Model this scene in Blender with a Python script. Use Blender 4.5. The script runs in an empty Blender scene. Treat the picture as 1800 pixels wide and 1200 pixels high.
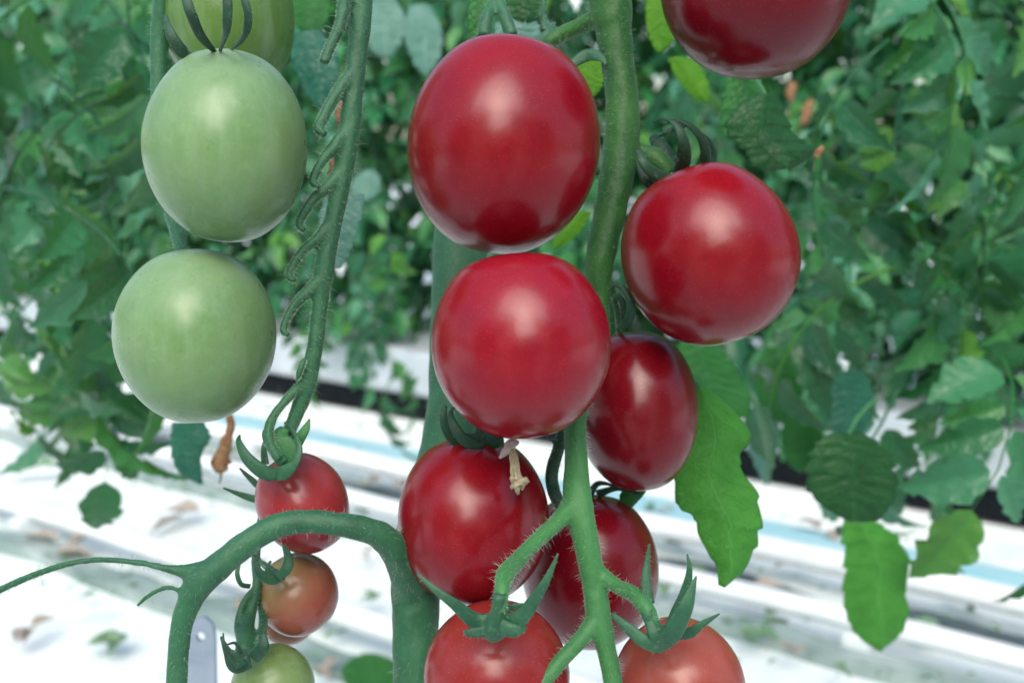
import bpy, bmesh, math, random
from mathutils import Vector, Matrix, noise
random.seed(7)
R = math.radians
sc = bpy.context.scene
col = sc.collection

# ------------------------------------------------------------------ camera
CAMZ = 0.75; PITCH = R(10); F = 900 / math.tan(R(27.5))
cam = bpy.data.objects.new('camera', bpy.data.cameras.new('camera')); col.objects.link(cam)
cam.location = (0, 0, CAMZ); cam.rotation_euler = (math.pi/2 - PITCH, 0, 0)
cam.data.sensor_width = 36; cam.data.lens = 36 * F / 1800
cam.data.clip_start = .01; cam.data.clip_end = 200
cam.data.dof.use_dof = True; cam.data.dof.focus_distance = .232; cam.data.dof.aperture_fstop = 15
sc.camera = cam
# ------------------------------------------------------------------ world and sun
SUN_EL, SUN_ROT = R(45), R(184)
w = bpy.data.worlds.new('World'); sc.world = w; w.use_nodes = True
nt = w.node_tree; bg = nt.nodes['Background']
sky = nt.nodes.new('ShaderNodeTexSky'); sky.sky_type = 'NISHITA'; sky.sun_disc = False
sky.sun_elevation = SUN_EL; sky.sun_rotation = SUN_ROT; sky.air_density = 1.3; sky.dust_density = 3.5; sky.ozone_density = 1.0
nt.links.new(sky.outputs[0], bg.inputs[0]); bg.inputs[1].default_value = .15
sd = bpy.data.lights.new('sun', 'SUN'); sd.energy = 1.5; sd.angle = R(54); sd.color = (1, .99, .97)
so = bpy.data.objects.new('sun', sd); col.objects.link(so)
# direction towards the sun, matching the sky texture (rotation measured from +Y clockwise)
sdir = Vector((math.sin(SUN_ROT)*math.cos(SUN_EL), math.cos(SUN_ROT)*math.cos(SUN_EL), math.sin(SUN_EL)))
so.rotation_euler = sdir.to_track_quat('Z', 'Y').to_euler()
sc.view_settings.view_transform = 'Standard'; sc.view_settings.look = 'None'
sc.view_settings.exposure = 0.7; sc.view_settings.gamma = 1
sc.cycles.max_bounces = 8; sc.cycles.transmission_bounces = 4

# ------------------------------------------------------------------ helpers
FW = Vector((0, math.cos(PITCH), -math.sin(PITCH))); UP = Vector((0, math.sin(PITCH), math.cos(PITCH))); RT = Vector((1, 0, 0))
CP = Vector((0, 0, CAMZ))
def at(px, py, d):
    return CP + d * (FW + RT * ((px - 900) / F) + UP * ((600 - py) / F))
def on_plane(px, py, z):
    v = FW + RT * ((px - 900) / F) + UP * ((600 - py) / F)
    return CP + v * ((z - CAMZ) / v.z)

def tag(o, label=None, cat=None, group=None, kind=None):
    if label: o['label'] = label
    if cat: o['category'] = cat
    if group: o['group'] = group
    if kind: o['kind'] = kind
    return o
def empty(name, loc, label, cat, group=None):
    o = bpy.data.objects.new(name, None); col.objects.link(o); o.location = loc
    o.empty_display_size = .01
    return tag(o, label, cat, group)
def obj(name, bm, mat, parent=None, smooth=True):
    """bm is in world coordinates; children of an Empty are moved into its frame"""
    if parent is not None:
        off = world_loc(parent)
        bmesh.ops.translate(bm, verts=bm.verts, vec=-off)
    me = bpy.data.meshes.new(name); bm.to_mesh(me); bm.free()
    if smooth: me.polygons.foreach_set('use_smooth', [True]*len(me.polygons))
    for m in (mat if isinstance(mat, (list, tuple)) else [mat]): me.materials.append(m)
    o = bpy.data.objects.new(name, me); col.objects.link(o)
    o.parent = parent
    return o
def world_loc(o):
    v = o.location.copy()
    while o.parent: o = o.parent; v += o.location
    return v

def spline(pts, k=6):
    """Catmull-Rom through tuples of floats"""
    n = len(pts)
    if n < 3: 
        return [tuple(pts[0][j]+(pts[-1][j]-pts[0][j])*i/k for j in range(len(pts[0]))) for i in range(k+1)]
    out = []
    for i in range(n-1):
        p0 = pts[i-1] if i > 0 else tuple(2*a-b for a, b in zip(pts[0], pts[1]))
        p1, p2 = pts[i], pts[i+1]
        p3 = pts[i+2] if i+2 < n else tuple(2*a-b for a, b in zip(pts[-1], pts[-2]))
        for s in range(k):
            t = s/k
            out.append(tuple(.5*((2*b)+(-a+c)*t+(2*a-5*b+4*c-d)*t*t+(-a+3*b-3*c+d)*t*t*t) for a, b, c, d in zip(p0, p1, p2, p3)))
    out.append(tuple(pts[-1]))
    return out
def px_path(pts, k=6):
    """(px, py, depth, width px) -> [(Vector, radius)]"""
    res = []
    for (x, y, d, wd) in spline(pts, k):
        res.append((at(x, y, d), max(wd, .6) * .5 * d / F))
    return res
def tube(bm, path, n=12, flat=1.0, hint=None, seed=0, rough=0.0, cap=True):
    P = [p for p, r in path]; m = len(P)
    rings = []; nrm = None
    for i in range(m):
        t = (P[min(i+1, m-1)] - P[max(i-1, 0)])
        t = t.normalized() if t.length > 1e-9 else Vector((0, 0, 1))
        if hint is not None:
            a = t.cross(hint)
            if a.length < 1e-4: a = t.orthogonal()
            a.normalize(); b = a.cross(t).normalized()
        else:
            if nrm is None: nrm = t.orthogonal().normalized()
            nrm = (nrm - t*nrm.dot(t)).normalized(); a = nrm; b = t.cross(a)
        ring = []
        for j in range(n):
            th = 2*math.pi*j/n; r = path[i][1]
            if rough: r *= 1 + rough * noise.noise(Vector((math.cos(th)*1.3+seed, math.sin(th)*1.3, i*.35))) 
            ring.append(bm.verts.new(P[i] + a*math.cos(th)*r + b*math.sin(th)*r*flat))
        rings.append(ring)
    for i in range(m-1):
        for j in range(n):
            bm.faces.new((rings[i][j], rings[i][(j+1) % n], rings[i+1][(j+1) % n], rings[i+1][j]))
    if cap:
        bm.faces.new(list(reversed(rings[0]))); bm.faces.new(rings[-1])
def hairs(bm, path, count, length, rad, rng, fuzz=False):
    P = [p for p, r in path]
    seg = [(P[i+1]-P[i]).length for i in range(len(P)-1)]; tot = sum(seg)
    for _ in range(count):
        s = rng.random()*tot; i = 0
        while i < len(seg)-1 and s > seg[i]: s -= seg[i]; i += 1
        f = s/max(seg[i], 1e-9); p = P[i].lerp(P[i+1], f); r = path[i][1]*(1-f)+path[i+1][1]*f
        t = (P[i+1]-P[i]).normalized(); a = t.orthogonal().normalized(); a.rotate(Matrix.Rotation(rng.random()*6.283, 3, t))
        L = length*rng.uniform(.45, 1.15); dr = (a + t*rng.uniform(-.35, .35) + Vector((0, 0, -.15))).normalized()
        b0 = p + a*r*.93; mid = b0 + dr*L*.55; tip = b0 + dr*L + t*L*rng.uniform(-.25, .25) + Vector((0, 0, -.12*L))
        q = dr.orthogonal().normalized()*rad; q2 = dr.cross(q).normalized()*rad
        if fuzz:
            v = [bm.verts.new(b0+q), bm.verts.new(b0-q), bm.verts.new(tip)]; bm.faces.new(v); continue
        A = [bm.verts.new(b0+q), bm.verts.new(b0-q*.5+q2*.87), bm.verts.new(b0-q*.5-q2*.87)]
        B = [bm.verts.new(mid+q*.7), bm.verts.new(mid-q*.35+q2*.6), bm.verts.new(mid-q*.35-q2*.6)]
        tp = bm.verts.new(tip)
        for j in range(3):
            bm.faces.new((A[j], A[(j+1) % 3], B[(j+1) % 3], B[j])); bm.faces.new((B[j], B[(j+1) % 3], tp))

# ------------------------------------------------------------------ materials
def newmat(name):
    m = bpy.data.materials.new(name); m.use_nodes = True
    return m, m.node_tree.nodes, m.node_tree.links, m.node_tree.nodes['Principled BSDF']
def nmix(N, L, fac, a, b, mode='MIX'):
    x = N.new('ShaderNodeMix'); x.data_type = 'RGBA'; x.blend_type = mode
    for s, v in ((x.inputs[0], fac), (x.inputs[6], a), (x.inputs[7], b)):
        if hasattr(v, 'links') : L.new(v, s)
        elif isinstance(v, (int, float)): s.default_value = v
        else: s.default_value = (*v, 1)
    return x.outputs[2]
def nnoise(N, L, scale, vec, detail=3, rough=.55, dist=0):
    x = N.new('ShaderNodeTexNoise'); x.inputs['Scale'].default_value = scale; x.inputs['Detail'].default_value = detail
    x.inputs['Roughness'].default_value = rough; x.inputs['Distortion'].default_value = dist
    L.new(vec, x.inputs['Vector']); return x.outputs['Fac']
def nramp(N, L, fac, lo, hi):
    x = N.new('ShaderNodeMapRange'); x.inputs[1].default_value = lo; x.inputs[2].default_value = hi; x.clamp = True
    L.new(fac, x.inputs[0]); return x.outputs[0]
def nmath(N, L, op, a, b=None):
    x = N.new('ShaderNodeMath'); x.operation = op
    for i, v in enumerate((a, b)):
        if v is None: continue
        if isinstance(v, (int, float)): x.inputs[i].default_value = v
        else: L.new(v, x.inputs[i])
    return x.outputs[0]

def tomato_mat(name, main, shoulder, patch, patch_amt=.65, radius=.02, rough=.235, streak=0.0, streakcol=None, axis=(0, 0, 1), g0=.2, g1=1.0, speck=.25, speckcol=(.6, .3, .2), sss=.08):
    m, N, L, P = newmat(name)
    tc = N.new('ShaderNodeTexCoord'); v = tc.outputs['Object']
    dot = N.new('ShaderNodeVectorMath'); dot.operation = 'DOT_PRODUCT'; L.new(v, dot.inputs[0]); dot.inputs[1].default_value = [a/radius for a in axis]
    wob = nnoise(N, L, 90, v, 2)
    g = nmath(N, L, 'ADD', dot.outputs['Value'], nmath(N, L, 'MULTIPLY', nmath(N, L, 'SUBTRACT', wob, .5), .9))
    c = nmix(N, L, nramp(N, L, g, g0, g1), main, shoulder)
    pn = nnoise(N, L, 55, v, 3, .6)
    c = nmix(N, L, nmath(N, L, 'MULTIPLY', nramp(N, L, pn, .42, .68), patch_amt), c, patch)
    fine = nnoise(N, L, 420, v, 4, .7)
    c = nmix(N, L, nmath(N, L, 'MULTIPLY', nramp(N, L, fine, .45, .75), .22), c, tuple(min(1, q*1.7+.004) for q in main))
    if streak:
        mp = N.new('ShaderNodeMapping'); mp.inputs['Scale'].default_value = (1, 1, .12); L.new(v, mp.inputs[0])
        s = nnoise(N, L, 260, mp.outputs[0], 4, .65, .6)
        c = nmix(N, L, nmath(N, L, 'MULTIPLY', nramp(N, L, s, .48, .68), streak), c, streakcol)
    vo = N.new('ShaderNodeTexVoronoi'); vo.inputs['Scale'].default_value = 1300; L.new(v, vo.inputs['Vector'])
    c = nmix(N, L, nmath(N, L, 'MULTIPLY', nramp(N, L, vo.outputs['Distance'], .20, .04), speck*.55), c, speckcol)
    L.new(c, P.inputs['Base Color'])
    rn = nnoise(N, L, 130, v, 4)
    L.new(nmath(N, L, 'ADD', nmath(N, L, 'MULTIPLY', rn, .16), rough-.08), P.inputs['Roughness'])
    P.inputs['Subsurface Weight'].default_value = sss; P.inputs['Subsurface Radius'].default_value = (1, .35, .2); P.inputs['Subsurface Scale'].default_value = .003
    P.inputs['Specular IOR Level'].default_value = .42
    b = N.new('ShaderNodeBump'); b.inputs['Strength'].default_value = .18; b.inputs['Distance'].default_value = .0004
    L.new(nmath(N, L, 'ADD', nnoise(N, L, 150, v, 3), nmath(N, L, 'MULTIPLY', fine, .25)), b.inputs['Height']); L.new(b.outputs[0], P.inputs['Normal'])
    return m

def stem_mat(name, c1, c2, c3, scale=300, sheen=.12, long=1.0):
    m, N, L, P = newmat(name)
    tc = N.new('ShaderNodeTexCoord'); v = tc.outputs['Object']
    mp = N.new('ShaderNodeMapping'); mp.inputs['Scale'].default_value = (1, 1, long); L.new(v, mp.inputs[0])
    n1 = nnoise(N, L, scale*.35, mp.outputs[0], 4, .6); n2 = nnoise(N, L, scale*3, v, 4, .7)
    c = nmix(N, L, nramp(N, L, n1, .35, .65), c1, c2)
    c = nmix(N, L, nmath(N, L, 'MULTIPLY', nramp(N, L, n2, .5, .72), .55), c, c3)
    L.new(c, P.inputs['Base Color']); P.inputs['Roughness'].default_value = .55
    P.inputs['Sheen Weight'].default_value = sheen; P.inputs['Sheen Roughness'].default_value = .45; P.inputs['Sheen Tint'].default_value = (.6, .9, .7, 1)
    P.inputs['Subsurface Weight'].default_value = .06; P.inputs['Subsurface Scale'].default_value = .002
    b = N.new('ShaderNodeBump'); b.inputs['Strength'].default_value = .55; b.inputs['Distance'].default_value = .0004
    L.new(nmath(N, L, 'ADD', n2, nnoise(N, L, scale, mp.outputs[0], 3)), b.inputs['Height']); L.new(b.outputs[0], P.inputs['Normal'])
    return m

def leaf_mat(name, dark, light, vein, veins=8, rnd=None, rough=.45, trans=.3, nscale=60, transcol=(.25, .55, .05)):
    m, N, L, P = newmat(name)
    tc = N.new('ShaderNodeTexCoord'); uv = N.new('ShaderNodeSeparateXYZ'); L.new(tc.outputs['UV'], uv.inputs[0])
    v = tc.outputs['Object']
    n = nnoise(N, L, nscale, v, 4, .6)
    c = nmix(N, L, nramp(N, L, n, .3, .7), dark, light)
    if rnd:
        oi = N.new('ShaderNodeObjectInfo'); geo = N.new('ShaderNodeNewGeometry')
        r = nmath(N, L, 'FRACT', nmath(N, L, 'ADD', oi.outputs['Random'], nmath(N, L, 'MULTIPLY', geo.outputs['Random Per Island'], .75)))
        cr = N.new('ShaderNodeValToRGB'); cr.color_ramp.interpolation = 'LINEAR'
        while len(cr.color_ramp.elements) < len(rnd): cr.color_ramp.elements.new(.5)
        for e, (p, cc) in zip(cr.color_ramp.elements, rnd): e.position = p; e.color = (*cc, 1)
        L.new(r, cr.inputs[0]); c = nmix(N, L, .75, c, cr.outputs[0])
    u = nmath(N, L, 'ABSOLUTE', nmath(N, L, 'SUBTRACT', uv.outputs[0], .5))
    ph = nmath(N, L, 'FRACT', nmath(N, L, 'ADD', nmath(N, L, 'MULTIPLY', n, .9), nmath(N, L, 'SUBTRACT', nmath(N, L, 'MULTIPLY', uv.outputs[1], float(veins)), nmath(N, L, 'MULTIPLY', u, 3.2))))
    d = nmath(N, L, 'ABSOLUTE', nmath(N, L, 'SUBTRACT', ph, .5))
    lat = nramp(N, L, d, .44, .5); midr = nramp(N, L, u, .022, .008)
    vo = N.new('ShaderNodeTexVoronoi'); vo.feature = 'DISTANCE_TO_EDGE'; vo.inputs['Scale'].default_value = nscale*7; L.new(v, vo.inputs['Vector'])
    net = nramp(N, L, vo.outputs['Distance'], .10, .02)
    vv = nmath(N, L, 'MAXIMUM', nmath(N, L, 'MAXIMUM', nmath(N, L, 'MULTIPLY', lat, .55), nmath(N, L, 'MULTIPLY', net, .32)), midr)
    c = nmix(N, L, nmath(N, L, 'MULTIPLY', vv, .6), c, vein)
    L.new(c, P.inputs['Base Color']); P.inputs['Roughness'].default_value = rough
    P.inputs['Specular IOR Level'].default_value = .38
    b = N.new('ShaderNodeBump'); b.inputs['Strength'].default_value = .6; b.inputs['Distance'].default_value = .0012
    fine = nnoise(N, L, nscale*5, v, 4, .6)
    L.new(nmath(N, L, 'SUBTRACT', fine, nmath(N, L, 'MULTIPLY', vv, .8)), b.inputs['Height']); L.new(b.outputs[0], P.inputs['Normal'])
    tr = N.new('ShaderNodeBsdfTranslucent'); L.new(nmix(N, L, .6, c, transcol), tr.inputs[0])
    mx = N.new('ShaderNodeMixShader'); mx.inputs[0].default_value = trans
    L.new(P.outputs[0], mx.inputs[1]); L.new(tr.outputs[0], mx.inputs[2]); L.new(mx.outputs[0], N['Material Output'].inputs[0])
    return m
def plain(name, c1, c2, rough=.6, scale=8, bump=.2, dist=.002, spec=.4, metal=0):
    m, N, L, P = newmat(name)
    tc = N.new('ShaderNodeTexCoord'); v = tc.outputs['Object']; n = nnoise(N, L, scale, v, 5, .6)
    L.new(nmix(N, L, nramp(N, L, n, .35, .7), c1, c2), P.inputs['Base Color']); P.inputs['Roughness'].default_value = rough
    P.inputs['Specular IOR Level'].default_value = spec; P.inputs['Metallic'].default_value = metal
    b = N.new('ShaderNodeBump'); b.inputs['Strength'].default_value = bump; b.inputs['Distance'].default_value = dist
    L.new(nnoise(N, L, scale*3, v, 5), b.inputs['Height']); L.new(b.outputs[0], P.inputs['Normal'])
    return m

M = {}
M['stem'] = stem_mat('green stem', (.008, .05, .014), (.018, .09, .02), (.035, .13, .035))
def two_tone(m, z0, z1, c):
    N, L = m.node_tree.nodes, m.node_tree.links; P = N['Principled BSDF']; old = P.inputs['Base Color'].links[0].from_socket
    tc = N.new('ShaderNodeTexCoord'); sp = N.new('ShaderNodeSeparateXYZ'); L.new(tc.outputs['Object'], sp.inputs[0])
    f = nramp(N, L, sp.outputs[2], z0, z1); L.new(nmix(N, L, f, old, nmix(N, L, .5, old, c)), P.inputs['Base Color'])
M['stem_truss'] = stem_mat('truss stalk green', (.010, .075, .014), (.028, .135, .02), (.045, .17, .04), long=.4)
two_tone(M['stem_truss'], -.095, -.125, (.06, .26, .085))
M['stem_light'] = stem_mat('light green stem', (.02, .12, .035), (.035, .17, .05), (.06, .22, .085), long=.4)
M['stem_blue'] = stem_mat('bluish green stem', (.013, .085, .040), (.024, .128, .055), (.044, .178, .085), long=.4)
M['stem_main'] = stem_mat('deep green main stem', (.008, .055, .03), (.014, .085, .04), (.025, .12, .055), long=.3)
M['sepal_dark'] = stem_mat('dark sepal', (.006, .040, .020), (.012, .070, .034), (.025, .105, .05), sheen=.08)
M['sepal'] = stem_mat('green sepal', (.011, .075, .036), (.024, .12, .055), (.045, .165, .08), sheen=.12)
M['hair'] = plain('pale plant hair', (.34, .50, .36), (.45, .58, .46), .5, 50, 0)
M['dry'] = plain('dry straw flower remnant', (.42, .35, .20), (.60, .54, .38), .8, 900, .8, .0006)
M['drybrown'] = plain('dry brown petal', (.15, .07, .03), (.28, .17, .09), .8, 400, .6, .0008)
M['film'] = plain('white ground film', (.78, .86, .85), (.86, .90, .88), .45, 3, .35, .01)
def dirt(m, col_, scale, lo, hi, amt):
    N, L = m.node_tree.nodes, m.node_tree.links; P = N['Principled BSDF']; old = P.inputs['Base Color'].links[0].from_socket
    tc = N.new('ShaderNodeTexCoord'); f = nramp(N, L, nnoise(N, L, scale, tc.outputs['Object'], 6, .7, .4), lo, hi)
    L.new(nmix(N, L, nmath(N, L, 'MULTIPLY', f, amt), old, col_), P.inputs['Base Color'])
dirt(M['film'], (.44, .58, .58), 4, .55, .70, .75); dirt(M['film'], (.25, .24, .18), 30, .62, .72, .7)
M['film_blue'] = plain('pale blue film', (.30, .58, .66), (.42, .68, .74), .4, 5, .3, .008)
M['white'] = plain('white painted metal', (.72, .78, .80), (.82, .86, .87), .4, 20, .1, .001)
M['slab'] = plain('white slab wrap', (.36, .42, .46), (.46, .52, .56), .45, 6, .5, .01)
M['black'] = plain('flat black', (.004, .006, .008), (.008, .011, .014), .7, 20, .2, .002, .08)  # near-black tone of the strip below the slab
M['post'] = plain('grey blue galvanised metal', (.25, .32, .42), (.36, .44, .54), .5, 60, .1, .0005, metal=.2)
M['litter'] = plain('dry fallen leaf', (.28, .24, .20), (.42, .38, .32), .8, 60, .6, .003)
M['litter_green'] = plain('pale green fallen leaf', (.10, .22, .12), (.22, .34, .20), .7, 60, .6, .003)
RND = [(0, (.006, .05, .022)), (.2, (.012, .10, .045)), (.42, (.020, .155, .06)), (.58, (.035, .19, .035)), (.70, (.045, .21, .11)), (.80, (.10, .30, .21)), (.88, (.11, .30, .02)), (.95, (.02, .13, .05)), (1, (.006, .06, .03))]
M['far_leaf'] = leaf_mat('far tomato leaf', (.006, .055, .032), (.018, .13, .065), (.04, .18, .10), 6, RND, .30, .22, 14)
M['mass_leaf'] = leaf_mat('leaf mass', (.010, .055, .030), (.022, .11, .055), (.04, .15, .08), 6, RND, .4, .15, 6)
M['leaf_yellow'] = leaf_mat('yellow green leaf', (.045, .25, .028), (.085, .36, .05), (.14, .42, .13), 9, None, .5, .35, 70, (.3, .65, .03))
M['leaf_bright'] = leaf_mat('bright green leaf', (.06, .22, .006), (.11, .30, .012), (.13, .33, .04), 7, None, .5, .4, 70, (.35, .8, .02))
M['leaf_dark'] = leaf_mat('dark green leaf', (.004, .052, .012), (.010, .095, .018), (.022, .13, .04), 7, None, .45, .2, 60)
M['leaf_mid'] = leaf_mat('mid green leaf', (.012, .12, .022), (.026, .18, .032), (.05, .22, .08), 7, None, .45, .3, 60)
M['leaf_blue'] = leaf_mat('bluish green leaf', (.008, .09, .058), (.018, .145, .09), (.05, .21, .13), 7, None, .3, .2, 60)
M['leaf_pale'] = leaf_mat('pale glossy bluish leaf', (.07, .21, .16), (.14, .30, .25), (.2, .35, .3), 7, None, .2, .2, 60)
RED = dict(main=(.20, .0028, .009), shoulder=(.24, .005, .011), patch=(.15, .002, .009))
M['red'] = tomato_mat('ripe red skin', **RED)
M['red_bright'] = tomato_mat('bright crimson skin', (.24, .004, .014), (.26, .006, .016), (.18, .003, .012))
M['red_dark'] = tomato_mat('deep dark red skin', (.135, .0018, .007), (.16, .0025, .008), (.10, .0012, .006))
M['orange'] = tomato_mat('orange red skin', (.245, .018, .022), (.28, .036, .024), (.19, .011, .016), patch_amt=.6, speck=.45)
M['orange2'] = tomato_mat('salmon orange skin', (.30, .062, .050), (.32, .082, .046), (.25, .040, .040), patch_amt=.6, speck=.45)
M['pink'] = tomato_mat('small pinkish red skin', (.28, .016, .026), (.31, .05, .05), (.32, .045, .05), radius=.012, speck=.3)
M['turning'] = tomato_mat('half ripe skin', (.28, .060, .050), (.26, .24, .10), (.30, .12, .07), radius=.011, axis=(-.75, 0, .65), g0=-.25, g1=.6, speck=.3, speckcol=(.6, .5, .3))
M['brownish'] = tomato_mat('brownish turning skin', (.19, .08, .018), (.15, .13, .025), (.22, .04, .016), radius=.01)
GR = dict(patch_amt=.8, radius=.02, rough=.29, streak=.26, streakcol=(.26, .38, .25), speck=.3, speckcol=(.5, .65, .4), sss=.18)
M['green'] = tomato_mat('pale green skin', (.16, .285, .12), (.19, .31, .16), (.11, .23, .075), **GR)
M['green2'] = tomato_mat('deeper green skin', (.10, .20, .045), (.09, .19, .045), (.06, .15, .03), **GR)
M['green3'] = tomato_mat('unripe green skin', (.15, .24, .07), (.13, .23, .04), (.19, .28, .13), **GR)

# ------------------------------------------------------------------ ground and growing bed of the next row
A0 = on_plane(470, 690, 0); B0 = on_plane(1490, 870, 0)
ES = (B0 - A0).normalized(); EP = Vector((-ES.y, ES.x, 0))           # along the row, away from the camera
if EP.y < 0: EP = -EP
MID = on_plane(980, 780, 0)
def row(s, p, z): return MID + ES*s + EP*p + Vector((0, 0, z))
def rp(px, py, z=0):
    q = on_plane(px, py, z) - MID
    return q.dot(ES), q.dot(EP)
def box_row(bm, s0, s1, p0, p1, z0, z1, nseg=1, wob=0, seed=0):
    rings = []
    for i in range(nseg+1):
        s = s0 + (s1-s0)*i/nseg
        o = wob*noise.noise(Vector((s*4+seed, seed, 0))); o2 = wob*noise.noise(Vector((s*5+seed, seed, 4)))
        rings.append([bm.verts.new(row(s, p0+o, z0)), bm.verts.new(row(s, p1+o, z0)), bm.verts.new(row(s, p1+o, z1+o2)), bm.verts.new(row(s, p0+o, z1+o2))])
    for i in range(nseg):
        for j in range(4): bm.faces.new((rings[i][j], rings[i][(j+1) % 4], rings[i+1][(j+1) % 4], rings[i+1][j]))
    bm.faces.new(rings[0][::-1]); bm.faces.new(rings[-1])
    bmesh.ops.recalc_face_normals(bm, faces=bm.faces)

bm = bmesh.new()
NX = 120
gv = [[None]*(NX+1) for _ in range(NX+1)]
for i in range(NX+1):
    for j in range(NX+1):
        a = (i/NX-.5)*2; b = (j/NX-.5)*2
        x = 60*math.copysign(abs(a)**3, a); y = 60*math.copysign(abs(b)**3, b)+2
        z = .006*noise.noise(Vector((x*2.3, y*2.3, 0))) if abs(x) < 5 and abs(y) < 6 else 0
        gv[i][j] = bm.verts.new((x, y, z-.012))
for i in range(NX):
    for j in range(NX): bm.faces.new((gv[i][j], gv[i+1][j], gv[i+1][j+1], gv[i][j+1]))
tag(obj('ground', bm, M['film']), 'white plastic film covering the greenhouse floor', kind='structure')

# white slab with a black strip below, the bed the far row stands in
bed = empty('growing_bed', row(0, .0, 0), 'long white wrapped growing bed with a black strip along its foot', 'growing bed')
bm = bmesh.new(); box_row(bm, -4.5, 3.2, .012, .30, 0, .052, 60, .008, 1); obj('base_strip', bm, M['black'], bed, False)
bm = bmesh.new(); box_row(bm, -4.5, 3.2, .03, .34, .054, .20, 90, .02, 2); o = obj('slab', bm, M['slab'], bed, False)
bv = o.modifiers.new('bevel', 'BEVEL'); bv.width = .02; bv.segments = 3
def film_strip(p0, p1, z, mat, label, seed):
    bm = bmesh.new(); n = 160; vs = []
    for i in range(n+1):
        s = -4.5 + 7.7*i/n
        vs.append([bm.verts.new(row(s, p0+.015*noise.noise(Vector((s*3, seed, 0))), z)), bm.verts.new(row(s, (p0+p1)/2, z+.012+.012*noise.noise(Vector((s*5, seed, 3))))), bm.verts.new(row(s, p1+.02*noise.noise(Vector((s*3, seed, 7))), z))])
    for i in range(n):
        for j in range(2): bm.faces.new((vs[i][j], vs[i+1][j], vs[i+1][j+1], vs[i][j+1]))
    tag(obj('film_strip', bm, mat), label, kind='structure')
pL1 = rp(1300, 1000)[1]; pL2 = rp(1300, 1085)[1]; pL3 = rp(500, 1085)[1]
pb0 = rp(1400, 985)[1]; pb1 = rp(1400, 925)[1]
film_strip(pb0, pb1, .002, M['film_blue'], 'pale blue film strip running along the floor', 3)
def pipe(p, z, r, label):
    e = empty('heating_pipe', row(0, p, z), label, 'pipe', 'pipes laid along the floor between the rows')
    bm = bmesh.new(); path = [(row(-4.5+.35*i, p, z+.004*math.sin(i*1.7)), r) for i in range(23)]; tube(bm, path, 16); obj('pipe', bm, M['white'], e)
    for k in range(9):
        bm = bmesh.new(); box_row(bm, -3.8+k*.8-.02, -3.8+k*.8+.02, p-r*1.6, p+r*1.6, -.015, z-r*.9); obj('pipe_support', bm, M['white'], e, False)
pipe(pL1, .052, .023, 'thin white pipe nearest the growing bed with a dark shadow line beneath it')
pipe(pL2, .045, .018, 'thin white floor pipe in the middle between the other two')
pipe(pL3, .045, .020, 'thin white floor pipe closest to the camera crossing behind the small tomatoes')
# shadow line painted as a dark strip, grey green channels beside the other pipes
def floor_band(p0, p1, mat, label, seed):
    bm = bmesh.new(); box_row(bm, -4.5, 3.2, p0, p1, -.02, .012, 300, .03, seed); tag(obj('floor_strip', bm, mat, None, False), label, kind='structure')
M['channel'] = plain('grey green channel', (.16, .24, .22), (.40, .48, .46), .5, 9, .4, .004)  # mottled grey green tone of the floor channels
M['pipe_shadow'] = plain('painted pipe shadow', (.03, .05, .06), (.10, .14, .15), .4, 9, .3, .004)  # dark colour stands in for the shadow along the pipe
floor_band(pL1-.075, pL1-.045, M['pipe_shadow'], 'dark narrow strip painted as the shadow line of the floor pipe', 5)
floor_band(pL2-.07, pL2-.03, M['channel'], 'grey green drain channel with plant litter', 8)
floor_band(pL3-.09, pL3-.035, M['channel'], 'grey green drain channel near the camera', 11)

# ------------------------------------------------------------------ leaves
def leaflet(bm, uvl, origin, dirv, nrm, L, W, rng, nu=4, nv=7, lobes=3.5, droop=.25, fold=.25, midx=0):
    dirv = dirv.normalized(); side = dirv.cross(nrm).normalized(); up = side.cross(dirv).normalized()
    grid = []; ph = rng.random()*6; asym = rng.uniform(.85, 1.15); tw = rng.uniform(-.35, .35)
    for i in range(nv+1):
        t = i/nv
        base = (math.sin(math.pi*min(1, t**.72))**.8)*(1-.25*t)
        c = origin + dirv*L*(t - .12*droop*t*t) - up*L*droop*t*t
        rowv = []
        for j in range(-nu, nu+1):
            u = j/nu
            saw = ((t*lobes + (0 if u < 0 else .35) + ph) % 1.0)
            wd = base*(1 - .46*saw*abs(u)**1.5*(.35+t))*(asym if u > 0 else 1)
            fwd = .10*L*abs(u)*math.sin(math.pi*t)
            z = (fold*abs(u)*(1 if fold > 0 else 1) - .10*abs(u)*math.cos(t*lobes*6.28*1.3+ph) + tw*u*t)*W*.5*base
            rowv.append((bm.verts.new(c + side*u*W*.5*wd + dirv*fwd*base + up*z), (u*.5+.5, t)))
        grid.append(rowv)
    for i in range(nv):
        for j in range(2*nu):
            q = (grid[i][j], grid[i][j+1], grid[i+1][j+1], grid[i+1][j])
            f = bm.faces.new([a[0] for a in q])
            for lp, a in zip(f.loops, q): lp[uvl].uv = a[1]
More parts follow.
